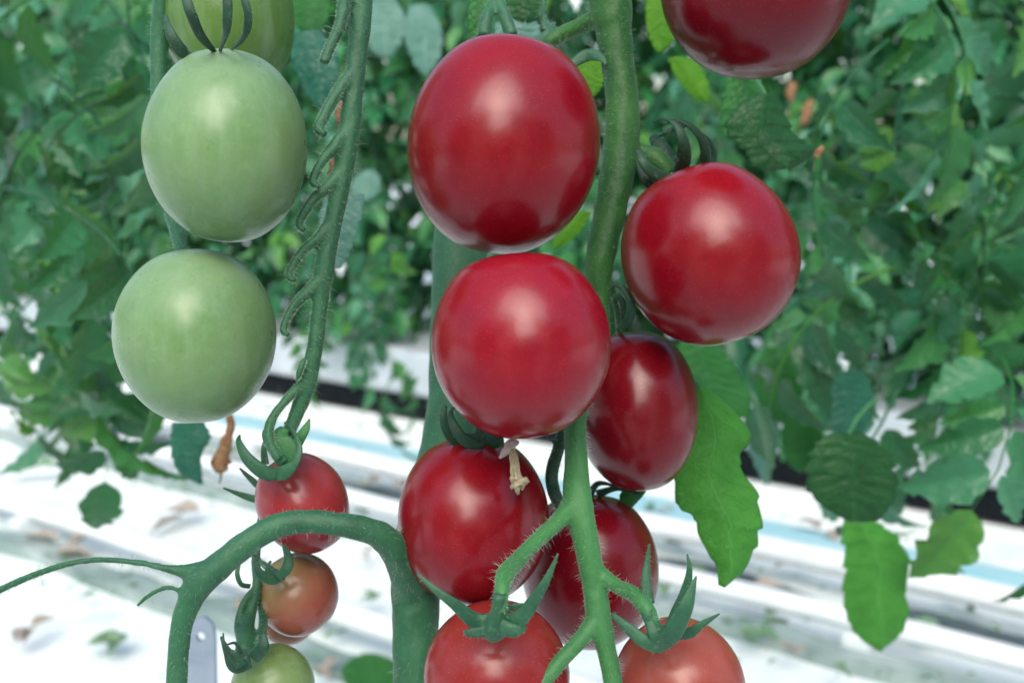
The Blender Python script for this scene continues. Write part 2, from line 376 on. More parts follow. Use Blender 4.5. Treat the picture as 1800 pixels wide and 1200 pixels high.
def compound_leaf(seed, L=.28, nu=3, nv=5, pairs=3):
    """mesh in local frame: base at the origin, growing along +X and drooping to -Z"""
    rng = random.Random(seed); bm = bmesh.new(); uvl = bm.loops.layers.uv.new('UVMap')
    pts = []; ang = rng.uniform(.2, .6); p = Vector((0, 0, 0)); droop = rng.uniform(1.2, 2.0)
    n = 10
    for i in range(n+1):
        pts.append((p.copy(), .0022*(1-.7*i/n)))
        a = ang - droop*i/n; p = p + Vector((math.cos(a), rng.uniform(-.1, .1), math.sin(a)))*L/n
    tube(bm, pts, 5)
    for k in range(pairs):
        i = int(n*(.35+.55*k/max(1, pairs-1)*.85)); i = min(i, n-1)
        o = pts[i][0]; t = (pts[i+1][0]-pts[i][0]).normalized(); up = Vector((0, 1, 0)).cross(t)*-1
        if up.z < 0: up = -up
        for s in (-1, 1):
            d = (t*.5 + Vector((0, s*1.0, 0)) + Vector((0, 0, -rng.uniform(.1, .6)))).normalized()
            LL = L*rng.uniform(.24, .38)
            leaflet(bm, uvl, o + d*.008, d, (up+Vector((rng.uniform(-.5, .5), rng.uniform(-.5, .5), 0))).normalized(), LL, LL*rng.uniform(.55, .75), rng, nu, nv, droop=rng.uniform(.1, .5))
    t = (pts[-1][0]-pts[-3][0]).normalized(); up = Vector((0, 1, 0)).cross(t)*-1
    if up.z < 0 and abs(up.z) > .1: up = -up
    LL = L*rng.uniform(.34, .45); leaflet(bm, uvl, pts[-1][0], t, up, LL, LL*.68, rng, nu, nv+1, droop=.3)
    me = bpy.data.meshes.new('leaf'); bm.to_mesh(me); bm.free(); me.polygons.foreach_set('use_smooth', [True]*len(me.polygons))
    return me
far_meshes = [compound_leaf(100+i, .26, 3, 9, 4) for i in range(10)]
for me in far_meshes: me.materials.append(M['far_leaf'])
rng = random.Random(3)
# the far row: plants with stems, each compound leaf a part
def far_plant(s, p, z0, label, nleaf, height, group):
    base = row(s, p, z0)
    e = empty('tomato_plant', base, label, 'tomato plant', group)
    lean = rng.uniform(-.05, .05)
    bm = bmesh.new(); path = [(base + ES*(lean*i/10) + Vector((.015*math.sin(i*1.9+s*7), .01*math.cos(i*2.3), height*i/10)), .007-.0002*i) for i in range(11)]
    tube(bm, path, 8); obj('stem', bm, M['stem_blue'], e)
    for k in range(nleaf):
        f = (k+rng.random()*.8)/nleaf
        z = -.03 + height*(.04+f*.96); me = rng.choice(far_meshes)
        o = bpy.data.objects.new('leaf', me); col.objects.link(o); o.parent = e
        o.location = (ES*(lean*f+rng.uniform(-.06, .06)) + EP*rng.uniform(-.05, .03)) + Vector((0, 0, max(z, .04)))
        toward = math.atan2(-EP.y, -EP.x)
        o.rotation_euler = (rng.uniform(-.4, .4), rng.uniform(-.3, .35), toward + rng.gauss(0, 1.1))
        q = rng.uniform(.55, 1.05)*(.75 if z < .15 else 1); o.scale = (q, q, q)
    return e
where = ['at the far left end of the back row', 'second from the far left in the back row', 'behind the left green tomatoes in the back row', 'in the back row behind the lower green tomato', 'in the back row behind the bare stalk', 'in the back row between the bare stalk and the top red tomato', 'in the back row behind the top red tomato', 'in the back row right behind the thick truss stalk', 'in the back row behind the tomato hanging at right', 'in the back row above the black strip at right', 'in the back row at the right side above the dark leaf', 'in the back row above the low leaf at the right edge', 'at the right end of the back row near the edge', 'last of the back row at the far right']
for k in range(14):
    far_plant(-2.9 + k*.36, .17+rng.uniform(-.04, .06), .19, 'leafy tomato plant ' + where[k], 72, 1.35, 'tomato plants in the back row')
# deeper rows of foliage that read as one mass
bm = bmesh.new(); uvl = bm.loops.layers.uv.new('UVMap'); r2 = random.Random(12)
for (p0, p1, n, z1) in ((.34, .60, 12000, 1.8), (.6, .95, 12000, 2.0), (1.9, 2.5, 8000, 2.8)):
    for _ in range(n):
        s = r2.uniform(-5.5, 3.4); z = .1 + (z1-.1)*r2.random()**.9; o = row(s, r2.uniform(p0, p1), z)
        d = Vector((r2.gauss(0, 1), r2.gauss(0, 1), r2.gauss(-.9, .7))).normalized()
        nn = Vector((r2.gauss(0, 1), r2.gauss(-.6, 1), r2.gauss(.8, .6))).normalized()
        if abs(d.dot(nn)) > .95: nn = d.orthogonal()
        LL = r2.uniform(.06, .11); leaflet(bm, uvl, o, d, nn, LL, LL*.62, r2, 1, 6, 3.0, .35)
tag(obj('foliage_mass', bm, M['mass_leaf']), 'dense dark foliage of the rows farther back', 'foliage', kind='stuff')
# unseen opposite row, added to darken reflections; its gap shapes the highlights
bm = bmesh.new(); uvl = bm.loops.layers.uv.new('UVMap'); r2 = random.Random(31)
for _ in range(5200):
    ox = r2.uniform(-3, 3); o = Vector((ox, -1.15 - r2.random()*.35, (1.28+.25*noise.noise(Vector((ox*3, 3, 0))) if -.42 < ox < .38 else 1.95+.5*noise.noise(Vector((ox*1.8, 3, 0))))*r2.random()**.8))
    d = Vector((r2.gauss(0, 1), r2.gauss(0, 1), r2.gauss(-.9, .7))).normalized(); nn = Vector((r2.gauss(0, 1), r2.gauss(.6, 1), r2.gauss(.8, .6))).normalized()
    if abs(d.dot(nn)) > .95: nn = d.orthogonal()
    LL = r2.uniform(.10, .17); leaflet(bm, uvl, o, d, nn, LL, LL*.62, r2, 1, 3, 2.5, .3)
tag(obj('foliage_mass', bm, M['mass_leaf']), 'unseen foliage of the opposite row, added and shaped with a gap for the highlights', 'foliage', kind='stuff')

# ------------------------------------------------------------------ near leaves (outline, real curvature and thickness)
def edge_leaf(name, left, right, d0, mat, label, cat='leaf', bulge=8, roll=(0, 0), curl=0, nv=64, nu=9, group=None, parent=None, seed=0, veins=9, petiole=None, ddepth=0.0, pmat=None, teeth=8, tooth=.055):
    """left/right edges from base to tip in picture units of this leaf; bulge in the same units"""
    def resample(pts, n):
        P = [Vector(p) for p in pts]; seg = [(P[i+1]-P[i]).length for i in range(len(P)-1)]; tot = sum(seg); out = []
        for k in range(n+1):
            s = tot*k/n; i = 0
            while i < len(seg)-1 and s > seg[i]: s -= seg[i]; i += 1
            out.append(P[i].lerp(P[i+1], min(1, s/max(seg[i], 1e-9))))
        return out
    Lp = resample([p for p in spline([tuple(map(float, p)) for p in left], 4)], nv); Rp = resample([p for p in spline([tuple(map(float, p)) for p in right], 4)], nv)
    mw = max((b-a).length for a, b in zip(Lp, Rp)); rr = random.Random(seed*7+1); ol, orr = rr.random(), rr.random()
    for i in range(nv+1):
        t = i/nv; ax = (Rp[i]-Lp[i]); env = min(1, 5*t)*min(1, 5*(1-t)); ax = ax.normalized() if ax.length > 1e-6 else ax
        tl = (t*teeth + ol + .25*math.sin(t*9+seed)) % 1; tr_ = (t*teeth*.93 + orr + .25*math.sin(t*8+seed*2)) % 1
        Lp[i] = Lp[i] - ax*mw*tooth*env*(tl-.35)*(1+.5*math.sin(t*7+seed)); Rp[i] = Rp[i] + ax*mw*tooth*env*(tr_-.35)*(1+.5*math.cos(t*6+seed))
    own = parent is None
    if own:
        c = (Lp[0]+Rp[0])/2; e = empty(name, at(c.x, c.y, d0), label, cat, group)
    else: e = parent
    bm = bmesh.new(); uvl = bm.loops.layers.uv.new('UVMap'); G = []
    for i in range(nv+1):
        t = i/nv; wd = (Rp[i]-Lp[i]).length; rw = []
        for j in range(-nu, nu+1):
            u = j/nu; q = Lp[i].lerp(Rp[i], u*.5+.5)
            env = 1-abs(u)**3
            ph = (t*veins - abs(u)*1.6 + .5*noise.noise(Vector((q.x*.02, q.y*.02, seed)))) % 1.0
            bump = abs(math.sin(math.pi*ph))*.022*(.5+noise.noise(Vector((q.x*.03, q.y*.03, seed+9)))+.5)*wd*env*min(1, 6*abs(u)) + 1.5*noise.noise(Vector((q.x*.05, q.y*.05, seed)))*env
            h = bulge*(abs(u)*.9 - curl*u*u) - bump + roll[0]*u*wd*.5 + roll[1]*t*100 + 5*noise.noise(Vector((q.x*.012, q.y*.012, seed+5)))
            dd = d0 + (h + ddepth*t)*d0/F
            rw.append((bm.verts.new(at(q.x, q.y, d0) + (FW*(dd-d0))), (u*.5+.5, t)))
        G.append(rw)
    for i in range(nv):
        for j in range(2*nu):
            q = (G[i][j], G[i][j+1], G[i+1][j+1], G[i+1][j])
            try: f = bm.faces.new([a[0] for a in q])
            except ValueError: continue
            for lp, a in zip(f.loops, q): lp[uvl].uv = a[1]
    o = obj('blade', bm, mat, e)
    so_ = o.modifiers.new('thickness', 'SOLIDIFY'); so_.thickness = .00025
    if petiole:
        b2 = bmesh.new(); tube(b2, px_path(petiole), 8); obj('leaf_stalk', b2, pmat or M['stem_light'], e)
    return e

edge_leaf('tomato_leaf', [(1222, 676), (1212, 735), (1192, 790), (1187, 850), (1194, 893), (1221, 906), (1226, 935), (1246, 968), (1262, 1000), (1266, 1030)],
          [(1232, 676), (1275, 705), (1316, 750), (1322, 780), (1303, 802), (1314, 840), (1334, 870), (1345, 928), (1333, 934), (1332, 962), (1312, 1003), (1278, 1033)],
          .30, M['leaf_yellow'], 'large yellow green lobed leaf hanging right of the centre red tomatoes over the white floor', bulge=14, roll=(.12, 0), petiole=[(1180, 640, .31, 9), (1205, 655, .305, 9), (1227, 678, .30, 8)], seed=2, tooth=.035, teeth=7)
edge_leaf('tomato_leaf', [(1330, 165), (1300, 185), (1275, 225), (1312, 270), (1335, 297), (1375, 296)],
          [(1360, 160), (1378, 172), (1392, 210), (1410, 238), (1440, 262), (1390, 298)], .34, M['leaf_dark'],
          'dark green broad leaf with a pale serrated right edge below the topmost red tomato', bulge=16, roll=(.2, 0), petiole=[(1300, 110, .36, 8), (1325, 135, .35, 8), (1345, 166, .34, 7)], seed=3)
edge_leaf('tomato_leaf', [(1290, 112), (1276, 150), (1270, 200), (1274, 235), (1300, 250)], [(1320, 110), (1345, 150), (1345, 180), (1330, 215), (1306, 252)], .36, M['leaf_mid'],
          'mid green leaf half hidden under the topmost red tomato', bulge=12, seed=4)
edge_leaf('tomato_leaf', [(1470, 762), (1440, 778), (1422, 820), (1424, 860), (1450, 890), (1490, 915)], [(1515, 758), (1560, 790), (1580, 840), (1575, 880), (1545, 915), (1500, 918)], .42, M['leaf_dark'],
          'dark round toothed leaf at the right over the black strip', bulge=20, curl=.3, seed=5, petiole=[(1540, 700, .44, 9), (1510, 730, .43, 8), (1492, 762, .42, 7)])
edge_leaf('tomato_leaf', [(1492, 905), (1486, 940), (1492, 990), (1487, 1040), (1494, 1085), (1512, 1120), (1545, 1145)], [(1520, 905), (1575, 940), (1605, 990), (1598, 1040), (1604, 1080), (1588, 1120), (1556, 1146)], .52, M['leaf_yellow'],
          'yellow green leaf hanging low at the right edge below the dark toothed leaf', bulge=18, seed=6)
edge_leaf('tomato_leaf', [(1140, -20), (1136, 30), (1142, 65), (1155, 90)], [(1175, -20), (1190, 20), (1188, 62), (1162, 92)], .36, M['leaf_bright'], 'small bright yellow green leaf beside the stalk at the top', bulge=6, seed=7)
edge_leaf('tomato_leaf', [(1175, 100), (1190, 135), (1215, 165), (1240, 178)], [(1200, 98), (1225, 110), (1245, 145), (1246, 180)], .42, M['leaf_bright'], 'small light green leaf blade left of the dark folded leaf', bulge=6, seed=8)
edge_leaf('tomato_leaf', [(1010, 105), (1018, 135), (1032, 160), (1042, 168)], [(1062, 100), (1064, 125), (1058, 150), (1046, 168)], .33, M['leaf_bright'], 'bright green leaf tip between the top red tomato and the thick stalk', bulge=4, seed=9)
edge_leaf('tomato_leaf', [(1010, 370), (990, 395), (975, 415), (972, 435)], [(1040, 372), (1025, 400), (1000, 425), (976, 438)], .36, M['leaf_bright'], 'bright green leaf tip in the gap right of where the two big red tomatoes touch', bulge=4, seed=10)
edge_leaf('tomato_leaf', [(1200, 590), (1190, 640), (1195, 690), (1225, 730)], [(1245, 590), (1290, 640), (1320, 700), (1318, 735)], .5, M['leaf_mid'], 'green leaf behind the gap between the right tomato and the yellow green leaf', bulge=12, seed=11)
edge_leaf('tomato_leaf', [(300, 742), (298, 790), (312, 830), (345, 850)], [(355, 740), (368, 770), (352, 800), (354, 852)], .45, M['leaf_blue'], 'bluish green leaf tip hanging below the lower green tomato', bulge=8, seed=12)
edge_leaf('tomato_leaf', [(575, 335), (560, 390), (572, 440), (590, 470)], [(640, 340), (632, 390), (615, 440), (596, 472)], .36, M['leaf_pale'], 'pale narrow leaf just right of the bare stalk', bulge=6, seed=13)
edge_leaf('tomato_leaf', [(1345, 610), (1330, 660), (1340, 720), (1372, 745)], [(1390, 608), (1412, 650), (1410, 700), (1384, 745)], .62, M['leaf_mid'], 'oval green leaf left of the hanging leaves at mid right', bulge=8, seed=14)
edge_leaf('tomato_leaf', [(1440, 655), (1440, 700), (1452, 740), (1480, 765)], [(1520, 650), (1540, 700), (1530, 740), (1500, 770)], .60, M['leaf_blue'], 'bluish green leaf above the dark toothed leaf at right', bulge=8, seed=15)
edge_leaf('tomato_leaf', [(1310, 720), (1312, 770), (1330, 820), (1345, 852)], [(1360, 700), (1372, 750), (1366, 800), (1350, 850)], .66, M['leaf_pale'], 'pale drooping leaf ending just above the black strip at right', bulge=8, seed=16)
edge_leaf('tomato_leaf', [(1378, 735), (1376, 780), (1388, 815), (1408, 830)], [(1430, 728), (1450, 770), (1440, 805), (1414, 830)], .66, M['leaf_mid'], 'green leaf drooping beside the pale one above the black strip', bulge=8, seed=17)
edge_leaf('tomato_leaf', [(512, -20), (508, 20), (520, 45), (540, 60)], [(560, -20), (580, 10), (572, 40), (548, 62)], .5, M['leaf_mid'], 'green leaf at the top between the green tomatoes and the bare stalk', bulge=8, seed=18)
edge_leaf('tomato_leaf', [(505, 60), (515, 110), (535, 160), (560, 190)], [(560, 50), (590, 90), (592, 140), (570, 192)], .42, M['leaf_blue'], 'dark bluish leaf right of the rearmost green tomato', bulge=8, seed=19)
edge_leaf('tomato_leaf', [(650, 0), (640, 45), (655, 90), (680, 100)], [(690, -10), (712, 30), (706, 70), (684, 102)], .85, M['leaf_pale'], 'pale glossy leaf at the top right of the bare stalk', bulge=8, seed=20)
edge_leaf('tomato_leaf', [(718, 10), (710, 60), (728, 110), (746, 132)], [(752, 5), (776, 50), (772, 100), (750, 134)], .80, M['leaf_pale'], 'pale glossy leaf left of the top red tomato', bulge=8, seed=21)
edge_leaf('tomato_leaf', [(830, -20), (822, 20), (826, 60), (834, 90)], [(858, -20), (862, 20), (858, 60), (842, 90)], .30, M['leaf_mid'], 'narrow green leaf rising behind the top of the upper red tomato', bulge=4, seed=22)
edge_leaf('tomato_leaf', [(893, -30), (888, 0), (900, 30), (920, 38)], [(945, -30), (952, 0), (948, 30), (926, 40)], .33, M['leaf_dark'], 'dark green rounded leaf above the upper red tomato', bulge=8, seed=23)
edge_leaf('tomato_leaf', [(870, 40), (872, 75), (880, 110), (920, 120)], [(925, 30), (950, 50), (940, 90), (930, 120)], .36, M['leaf_pale'], 'pale leaf directly behind the crown of the upper red tomato', bulge=5, seed=24)
edge_leaf('tomato_leaf', [(640, 300), (618, 320), (620, 345), (640, 352)], [(655, 296), (668, 315), (664, 340), (645, 354)], .9, M['leaf_pale'], 'small pale leaf low beside the bare stalk', bulge=4, seed=25)
edge_leaf('tomato_leaf', [(1100, 858), (1090, 870), (1092, 885), (1098, 896)], [(1142, 850), (1132, 868), (1118, 884), (1102, 898)], .29, M['leaf_mid'], 'small green leaf corner below the lower right red tomato', bulge=3, seed=26, nv=14, nu=5)
# leaves carrying the planting on at both sides

# leafy shoots on both sides, nearer than the back row
# mid-distance compound leaves
mid_meshes = []
for i in range(8):
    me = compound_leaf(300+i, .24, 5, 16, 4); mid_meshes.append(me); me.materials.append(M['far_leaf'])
r3 = random.Random(77)
mid_spots = [(1230, 60, 1.15, 'above the dark folded leaf at upper right'), (1420, 60, 1.1, 'right of the topmost red tomato'), (1480, 240, 1.0, 'right of the dark broad leaf'),
             (1440, 420, 1.1, 'in the gap right of the hanging red tomato'), (1420, 560, 1.0, 'low right of the hanging red tomato'), (1300, 640, 1.1, 'under the hanging red tomato'),
             (1440, 640, .95, 'above the black strip at right'), (1150, 180, 1.2, 'just right of the thick stalk near the top'), (690, 180, 1.4, 'left of the upper red tomato'),
             (560, 150, 1.5, 'behind the upper part of the bare stalk'), (680, 420, 1.5, 'left of where the two big red tomatoes meet'), (470, 480, 1.5, 'between the lower green tomato and the bare stalk'),
             (660, 560, 1.5, 'left of the centre red tomato'), (780, 20, 1.4, 'above left of the upper red tomato'), (1600, 640, 1.0, 'right of the withered bits, lowest'), (150, 120, 1.1, 'behind the left edge leaves'), (120, 420, 1.2, 'low behind the left edge leaves'), (1000, 330, 1.2, 'in the gap behind the thick stalk'),
             (650, 650, 2.0, 'low over the grey bed left of the main stem'), (700, 690, 1.9, 'lowest over the black strip left of the main stem'), (600, 610, 2.1, 'over the grey bed just right of the bare stalk'), (500, 610, 2.2, 'over the grey bed just left of the bare stalk'), (1400, 790, 1.5, 'over the black strip left of the dark toothed leaf'), (60, 560, 1.6, 'over the grey bed at the left edge'), (250, 600, 1.8, 'over the grey bed left of the lower green tomato'), (1280, 760, 1.6, 'over the grey bed behind the yellow green leaf')]
for (px, py, d, ww) in mid_spots:
    o = bpy.data.objects.new('hanging_leaf', r3.choice(mid_meshes)); col.objects.link(o)
    o.location = at(px, py-60/d, d); q = r3.uniform(.5, .8); o.scale = (q, q, q)
    o.rotation_euler = (r3.uniform(-.5, .5), r3.uniform(.2, .9), r3.uniform(0, 6.28))
    tag(o, 'divided green tomato leaf hanging ' + ww, 'leaf', 'loose hanging leaves between the rows')
side_spots = [(120, 60, .52, 'at the top left edge'), (230, 20, .60, 'left of the rearmost green tomato'), (60, 230, .62, 'at the left edge near the top'), (215, 250, .56, 'just left of the upper green tomato'),
              (40, 420, .50, 'at the left edge half way up'), (190, 440, .58, 'left of where the green tomatoes meet'), (110, 600, .64, 'low at the left edge'), (240, 640, .60, 'just left of the lower green tomato'), (20, 640, .7, 'lowest at the left edge'),
              (1560, 30, .50, 'right of the topmost red tomato at the top edge'), (1700, 60, .58, 'at the upper right corner'), (1760, 260, .52, 'at the right edge in the upper half'), (1740, 470, .60, 'at the right edge half way down'),
              (1600, 560, .56, 'right of the hanging red tomato, lower one'), (1720, 700, .54, 'low at the right edge'), (1600, 740, .62, 'right of the dark toothed leaf'), (1780, 820, .66, 'lowest at the right edge'), (1590, 160, .50, 'below the upper right corner'), (1650, 300, .62, 'in the upper right area of the planting'), (1580, 340, .70, 'right of the hanging red tomato, upper one'), (1520, 480, .6, 'close beside the hanging red tomato')]
for (px, py, d, ww) in side_spots:
    for kk in range(2):
        o = bpy.data.objects.new('hanging_leaf', r3.choice(mid_meshes)); col.objects.link(o)
        dd = d*(1+.12*kk); o.location = at(px + r3.uniform(-40, 40), py - 90, dd); q = r3.uniform(.42, .6); o.scale = (q, q, q)
        o.rotation_euler = (r3.uniform(-.5, .5), r3.uniform(.3, 1.1), r3.uniform(0, 6.28))
        tag(o, 'green divided leaf ' + ww + (', in front' if kk == 0 else ', behind'), 'leaf', 'leaves filling the sides of the planting')

# ------------------------------------------------------------------ tomatoes
def fruit_bm(c, rx, ry, rz, seed, roll=0.0, tilt=0.0, pinch=.0, dimple=.10, lobes=.012, shape=.98):
    bm = bmesh.new(); nu, nv = 72, 48
    rot = Matrix.Rotation(-PITCH, 3, 'X') @ Matrix.Rotation(roll, 3, 'Y') @ Matrix.Rotation(tilt, 3, 'X')
    rings = []
    for i in range(nv+1):
        th = math.pi*i/nv; z = math.cos(th); r = math.sin(th)
        r = r**shape if r > 0 else 0
        r *= 1 + pinch*z
        if z > .75: z -= dimple*((z-.75)/.25)**2*1.0
        if z < -.9: z += .02*((-z-.9)/.1)**2
        ring = []
        for j in range(nu):
            a = 2*math.pi*j/nu
            f = 1 + lobes*math.cos(3*a+seed)*r + .5*lobes*math.cos(5*a+seed*2)*abs(z) + .030*noise.noise(Vector((math.cos(a)*r+seed, math.sin(a)*r, z)))
            v = Vector((math.cos(a)*r*rx*f, math.sin(a)*r*rz*f, z*ry*(1+.01*noise.noise(Vector((seed, a if 0 else r*math.cos(a), z))))))
            ring.append(v)
            if i in (0, nv): break
        rings.append([bm.verts.new(c + rot @ v) for v in ring])
    for i in range(nv):
        a, b = rings[i], rings[i+1]
        for j in range(nu):
            k = (j+1) % nu
            if len(a) == 1: bm.faces.new((a[0], b[j], b[k]))
            elif len(b) == 1: bm.faces.new((a[j], b[0], a[k]))
            else: bm.faces.new((a[j], b[j], b[k], a[k]))
    return bm
def tomato(px, py, rx, ry, d, mat, label, roll=0, tilt=0, pinch=0, dimple=.07, sepals=(), shape=.98, smat='sepal', seed=0, cap=None, group='tomatoes on the trusses', extra_cap=None):
    c = at(px, py, d); k = d/F
    e = empty('tomato', c, label, 'tomato', group)
    obj('fruit', fruit_bm(c, rx*k, ry*k, (rx*.6+ry*.4)*k if abs(tilt) < .5 else rx*k, seed, roll, tilt, pinch, dimple, .012, shape), M[mat], e)
    for sp in sepals:
        hint = FW
        if isinstance(sp, dict): hint = (FW + RT*sp.get('hx', 0) + UP*sp.get('hy', 0)).normalized(); m2 = sp.get('m', smat); sp = sp['p']
        else: m2 = smat
        bm = bmesh.new(); tube(bm, px_path(sp, 7), 10, .28, hint)
        # crease along the middle
        obj('sepal', bm, M[m2], e)
        bh = bmesh.new(); hairs(bh, [(p, r*.9) for p, r in px_path(sp, 3)], 40, .0010, .000018, random.Random(seed+len(sp)), True)
        h = obj('hair', bh, M['hair'], e); h['kind'] = 'stuff'
    if cap:
        bm = bmesh.new(); tube(bm, px_path(cap, 5), 14, .8); obj('calyx', bm, M[smat], e)
    return e

tomato(885, 254, 168, 195, .240, 'red', 'largest red tomato at the top centre, resting on the one below', roll=.12, pinch=-.02, seed=1,
       sepals=[[(1000, 118, .262, 14), (1030, 98, .262, 22), (1052, 100, .26, 18), (1066, 112, .258, 4)], [(935, 85, .27, 20), (960, 62, .275, 16), (975, 40, .28, 5)]],
       smat='sepal')
tomato(915, 603, 157, 169, .226, 'red_bright', 'bright round red tomato in the centre, touching the one above', seed=2.3, roll=-.08)
tomato(1246, 445, 151, 164, .252, 'red', 'red tomato hanging alone right of the thick stalk with a curled dark calyx on top', roll=-.35, pinch=-.03, seed=3.1, smat='sepal_dark',
       sepals=[[(1190, 318, .262, 24), (1202, 280, .254, 27), (1200, 245, .25, 21), (1186, 218, .25, 10), (1165, 209, .252, 5), (1147, 215, .254, 4)],
               [(1215, 310, .264, 20), (1238, 285, .26, 22), (1236, 250, .256, 17), (1216, 224, .254, 11), (1190, 212, .254, 8), (1165, 220, .256, 4)],
               [(1240, 300, .268, 26), (1250, 275, .268, 22), (1244, 248, .266, 12), (1228, 232, .264, 4)],
               [(1180, 318, .258, 24), (1150, 305, .252, 22), (1130, 285, .25, 16), (1122, 262, .252, 10)],
               [(1160, 330, .262, 26), (1140, 320, .256, 20), (1126, 300, .256, 12), (1120, 280, .258, 4)],
               [(1185, 300, .27, 26), (1165, 262, .272, 26), (1150, 245, .274, 18), (1160, 238, .276, 4)],
               [(1172, 232, .262, 8), (1190, 226, .26, 10), (1205, 220, .258, 8)],
               [(1158, 240, .262, 5), (1170, 235, .26, 7), (1182, 228, .26, 8)]])
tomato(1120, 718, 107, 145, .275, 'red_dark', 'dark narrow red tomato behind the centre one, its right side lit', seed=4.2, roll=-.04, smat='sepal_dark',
       sepals=[[(1088, 582, .262, 14), (1106, 560, .258, 17), (1108, 530, .256, 16), (1096, 508, .256, 11), (1080, 502, .257, 6), (1070, 512, .258, 4)],
               [(1098, 580, .266, 12), (1098, 545, .264, 14), (1088, 520, .264, 9), (1074, 522, .264, 4)]])
tomato(831, 911, 134, 149, .255, 'red', 'round red tomato at lower left of the truss with a dried flower on it', seed=5.5, smat='sepal_dark',
       sepals=[[(868, 775, .254, 30), (825, 778, .25, 34), (795, 765, .247, 24), (780, 738, .245, 16), (782, 712, .245, 8)],
               [(850, 778, .245, 24), (820, 775, .241, 22), (800, 752, .24, 18), (792, 728, .242, 10), (798, 715, .246, 4)],
               [(850, 770, .25, 30), (870, 775, .247, 26), (885, 772, .246, 10)],
               [(838, 775, .243, 14), (845, 750, .24, 18), (835, 735, .242, 10), (815, 720, .248, 5)]])
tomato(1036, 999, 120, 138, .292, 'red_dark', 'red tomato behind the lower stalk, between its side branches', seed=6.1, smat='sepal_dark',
       sepals=[[(1050, 868, .29, 16), (1085, 858, .286, 9), (1125, 868, .284, 4)], [(1035, 872, .29, 14), (1050, 850, .288, 10), (1075, 852, .286, 5), (1100, 864, .285, 2)]])
tomato(872, 1182, 128, 125, .238, 'orange', 'orange red tomato at the bottom centre under a star of green sepals', seed=7.7, dimple=.05, tilt=.35,
       sepals=[[(875, 1095, .214, 36), (835, 1090, .214, 30), (800, 1062, .212, 20), (765, 1036, .212, 12), (733, 1008, .214, 4)],
               [(880, 1098, .213, 34), (915, 1085, .210, 30), (945, 1045, .208, 20), (965, 1010, .207, 12), (981, 972, .207, 3)],
               [(878, 1100, .212, 26), (845, 1110, .212, 20), (822, 1112, .212, 14), (815, 1111, .213, 6)],
               [(878, 1100, .211, 30), (905, 1108, .210, 24), (925, 1100, .211, 10)],
               [(870, 1092, .217, 24), (890, 1070, .216, 18), (920, 1062, .216, 6)]],
       cap=[(878, 1045, .209, 26), (876, 1070, .211, 30), (874, 1088, .213, 48), (872, 1104, .214, 52), (872, 1114, .217, 34)])
tomato(1192, 1204, 115, 117, .244, 'orange2', 'salmon orange tomato at the bottom right with long upright sepals', seed=8.8, dimple=.05, tilt=.3,
       sepals=[[(1150, 1142, .222, 24), (1178, 1115, .218, 38), (1203, 1070, .216, 30), (1216, 1035, .216, 15), (1224, 1012, .217, 3)],
               [(1165, 1130, .224, 18), (1190, 1080, .223, 26), (1205, 1040, .222, 20), (1212, 1000, .221, 10), (1208, 973, .221, 3)],
               [(1190, 1118, .225, 14), (1212, 1112, .223, 20), (1235, 1096, .222, 13), (1265, 1078, .222, 3)],
               [(1155, 1142, .221, 14), (1130, 1125, .220, 24), (1100, 1100, .222, 18), (1075, 1078, .224, 8)],
               [(1140, 1060, .224, 22), (1136, 1020, .225, 18), (1138, 985, .226, 10), (1142, 955, .226, 3)],
               {'p': [(1150, 1140, .2215, 10), (1150, 1115, .2195, 20), (1140, 1085, .221, 14)]}],
       cap=[(1138, 1072, .222, 28), (1148, 1098, .222, 30), (1156, 1120, .2225, 44), (1155, 1136, .224, 30)])
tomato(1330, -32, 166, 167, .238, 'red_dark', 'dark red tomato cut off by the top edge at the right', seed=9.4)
tomato(532, 883, 77, 92, .265, 'pink', 'small pinkish red tomato at the end of the bare stalk, topmost of the small ones', seed=10.2, roll=-.5, dimple=.05,
       sepals=[[(505, 828, .247, 18), (470, 832, .245, 26), (437, 808, .244, 22), (420, 778, .245, 12), (421, 764, .247, 4)],
               [(478, 835, .247, 20), (500, 830, .244, 26), (520, 812, .243, 14), (526, 788, .244, 12), (518, 762, .246, 8), (500, 742, .248, 4)],
               {'p': [(498, 820, .2455, 34), (505, 795, .245, 44), (492, 770, .245, 34), (500, 752, .247, 18)], 'm': 'stem_light'},
               [(500, 812, .244, 16), (480, 790, .243, 19), (468, 765, .243, 16), (470, 750, .244, 8)],
               {'p': [(515, 790, .252, 22), (526, 772, .25, 20), (538, 752, .25, 14), (544, 736, .251, 3)], 'm': 'stem_light'},
               [(468, 868, .27, 10), (448, 848, .27, 12), (432, 833, .27, 8), (421, 822, .27, 3)],
               [(470, 880, .272, 10), (445, 876, .272, 13), (418, 867, .272, 9), (392, 857, .272, 3)],
               [(466, 815, .256, 14), (464, 790, .255, 11), (468, 770, .256, 8)]])
tomato(522, 1044, 71, 73, .27, 'turning', 'small half ripe tomato, green and red, below the arching stalk', seed=11.6, roll=-.6, dimple=.05,
       sepals=[[(500, 1012, .252, 12), (478, 1018, .25, 20), (456, 1006, .249, 16), (448, 985, .25, 8)],
               [(488, 1015, .25, 14), (504, 998, .249, 20), (506, 978, .25, 16), (498, 958, .252, 6)],
               [(440, 1030, .262, 9), (424, 1026, .261, 9), (417, 1008, .261, 9), (420, 992, .262, 6)],
               [(480, 1016, .252, 10), (470, 1000, .252, 8), (476, 985, .253, 4)]])
tomato(507, 1078, 52, 54, .287, 'brownish', 'small brownish turning tomato mostly hidden behind the half ripe one', seed=12.1)
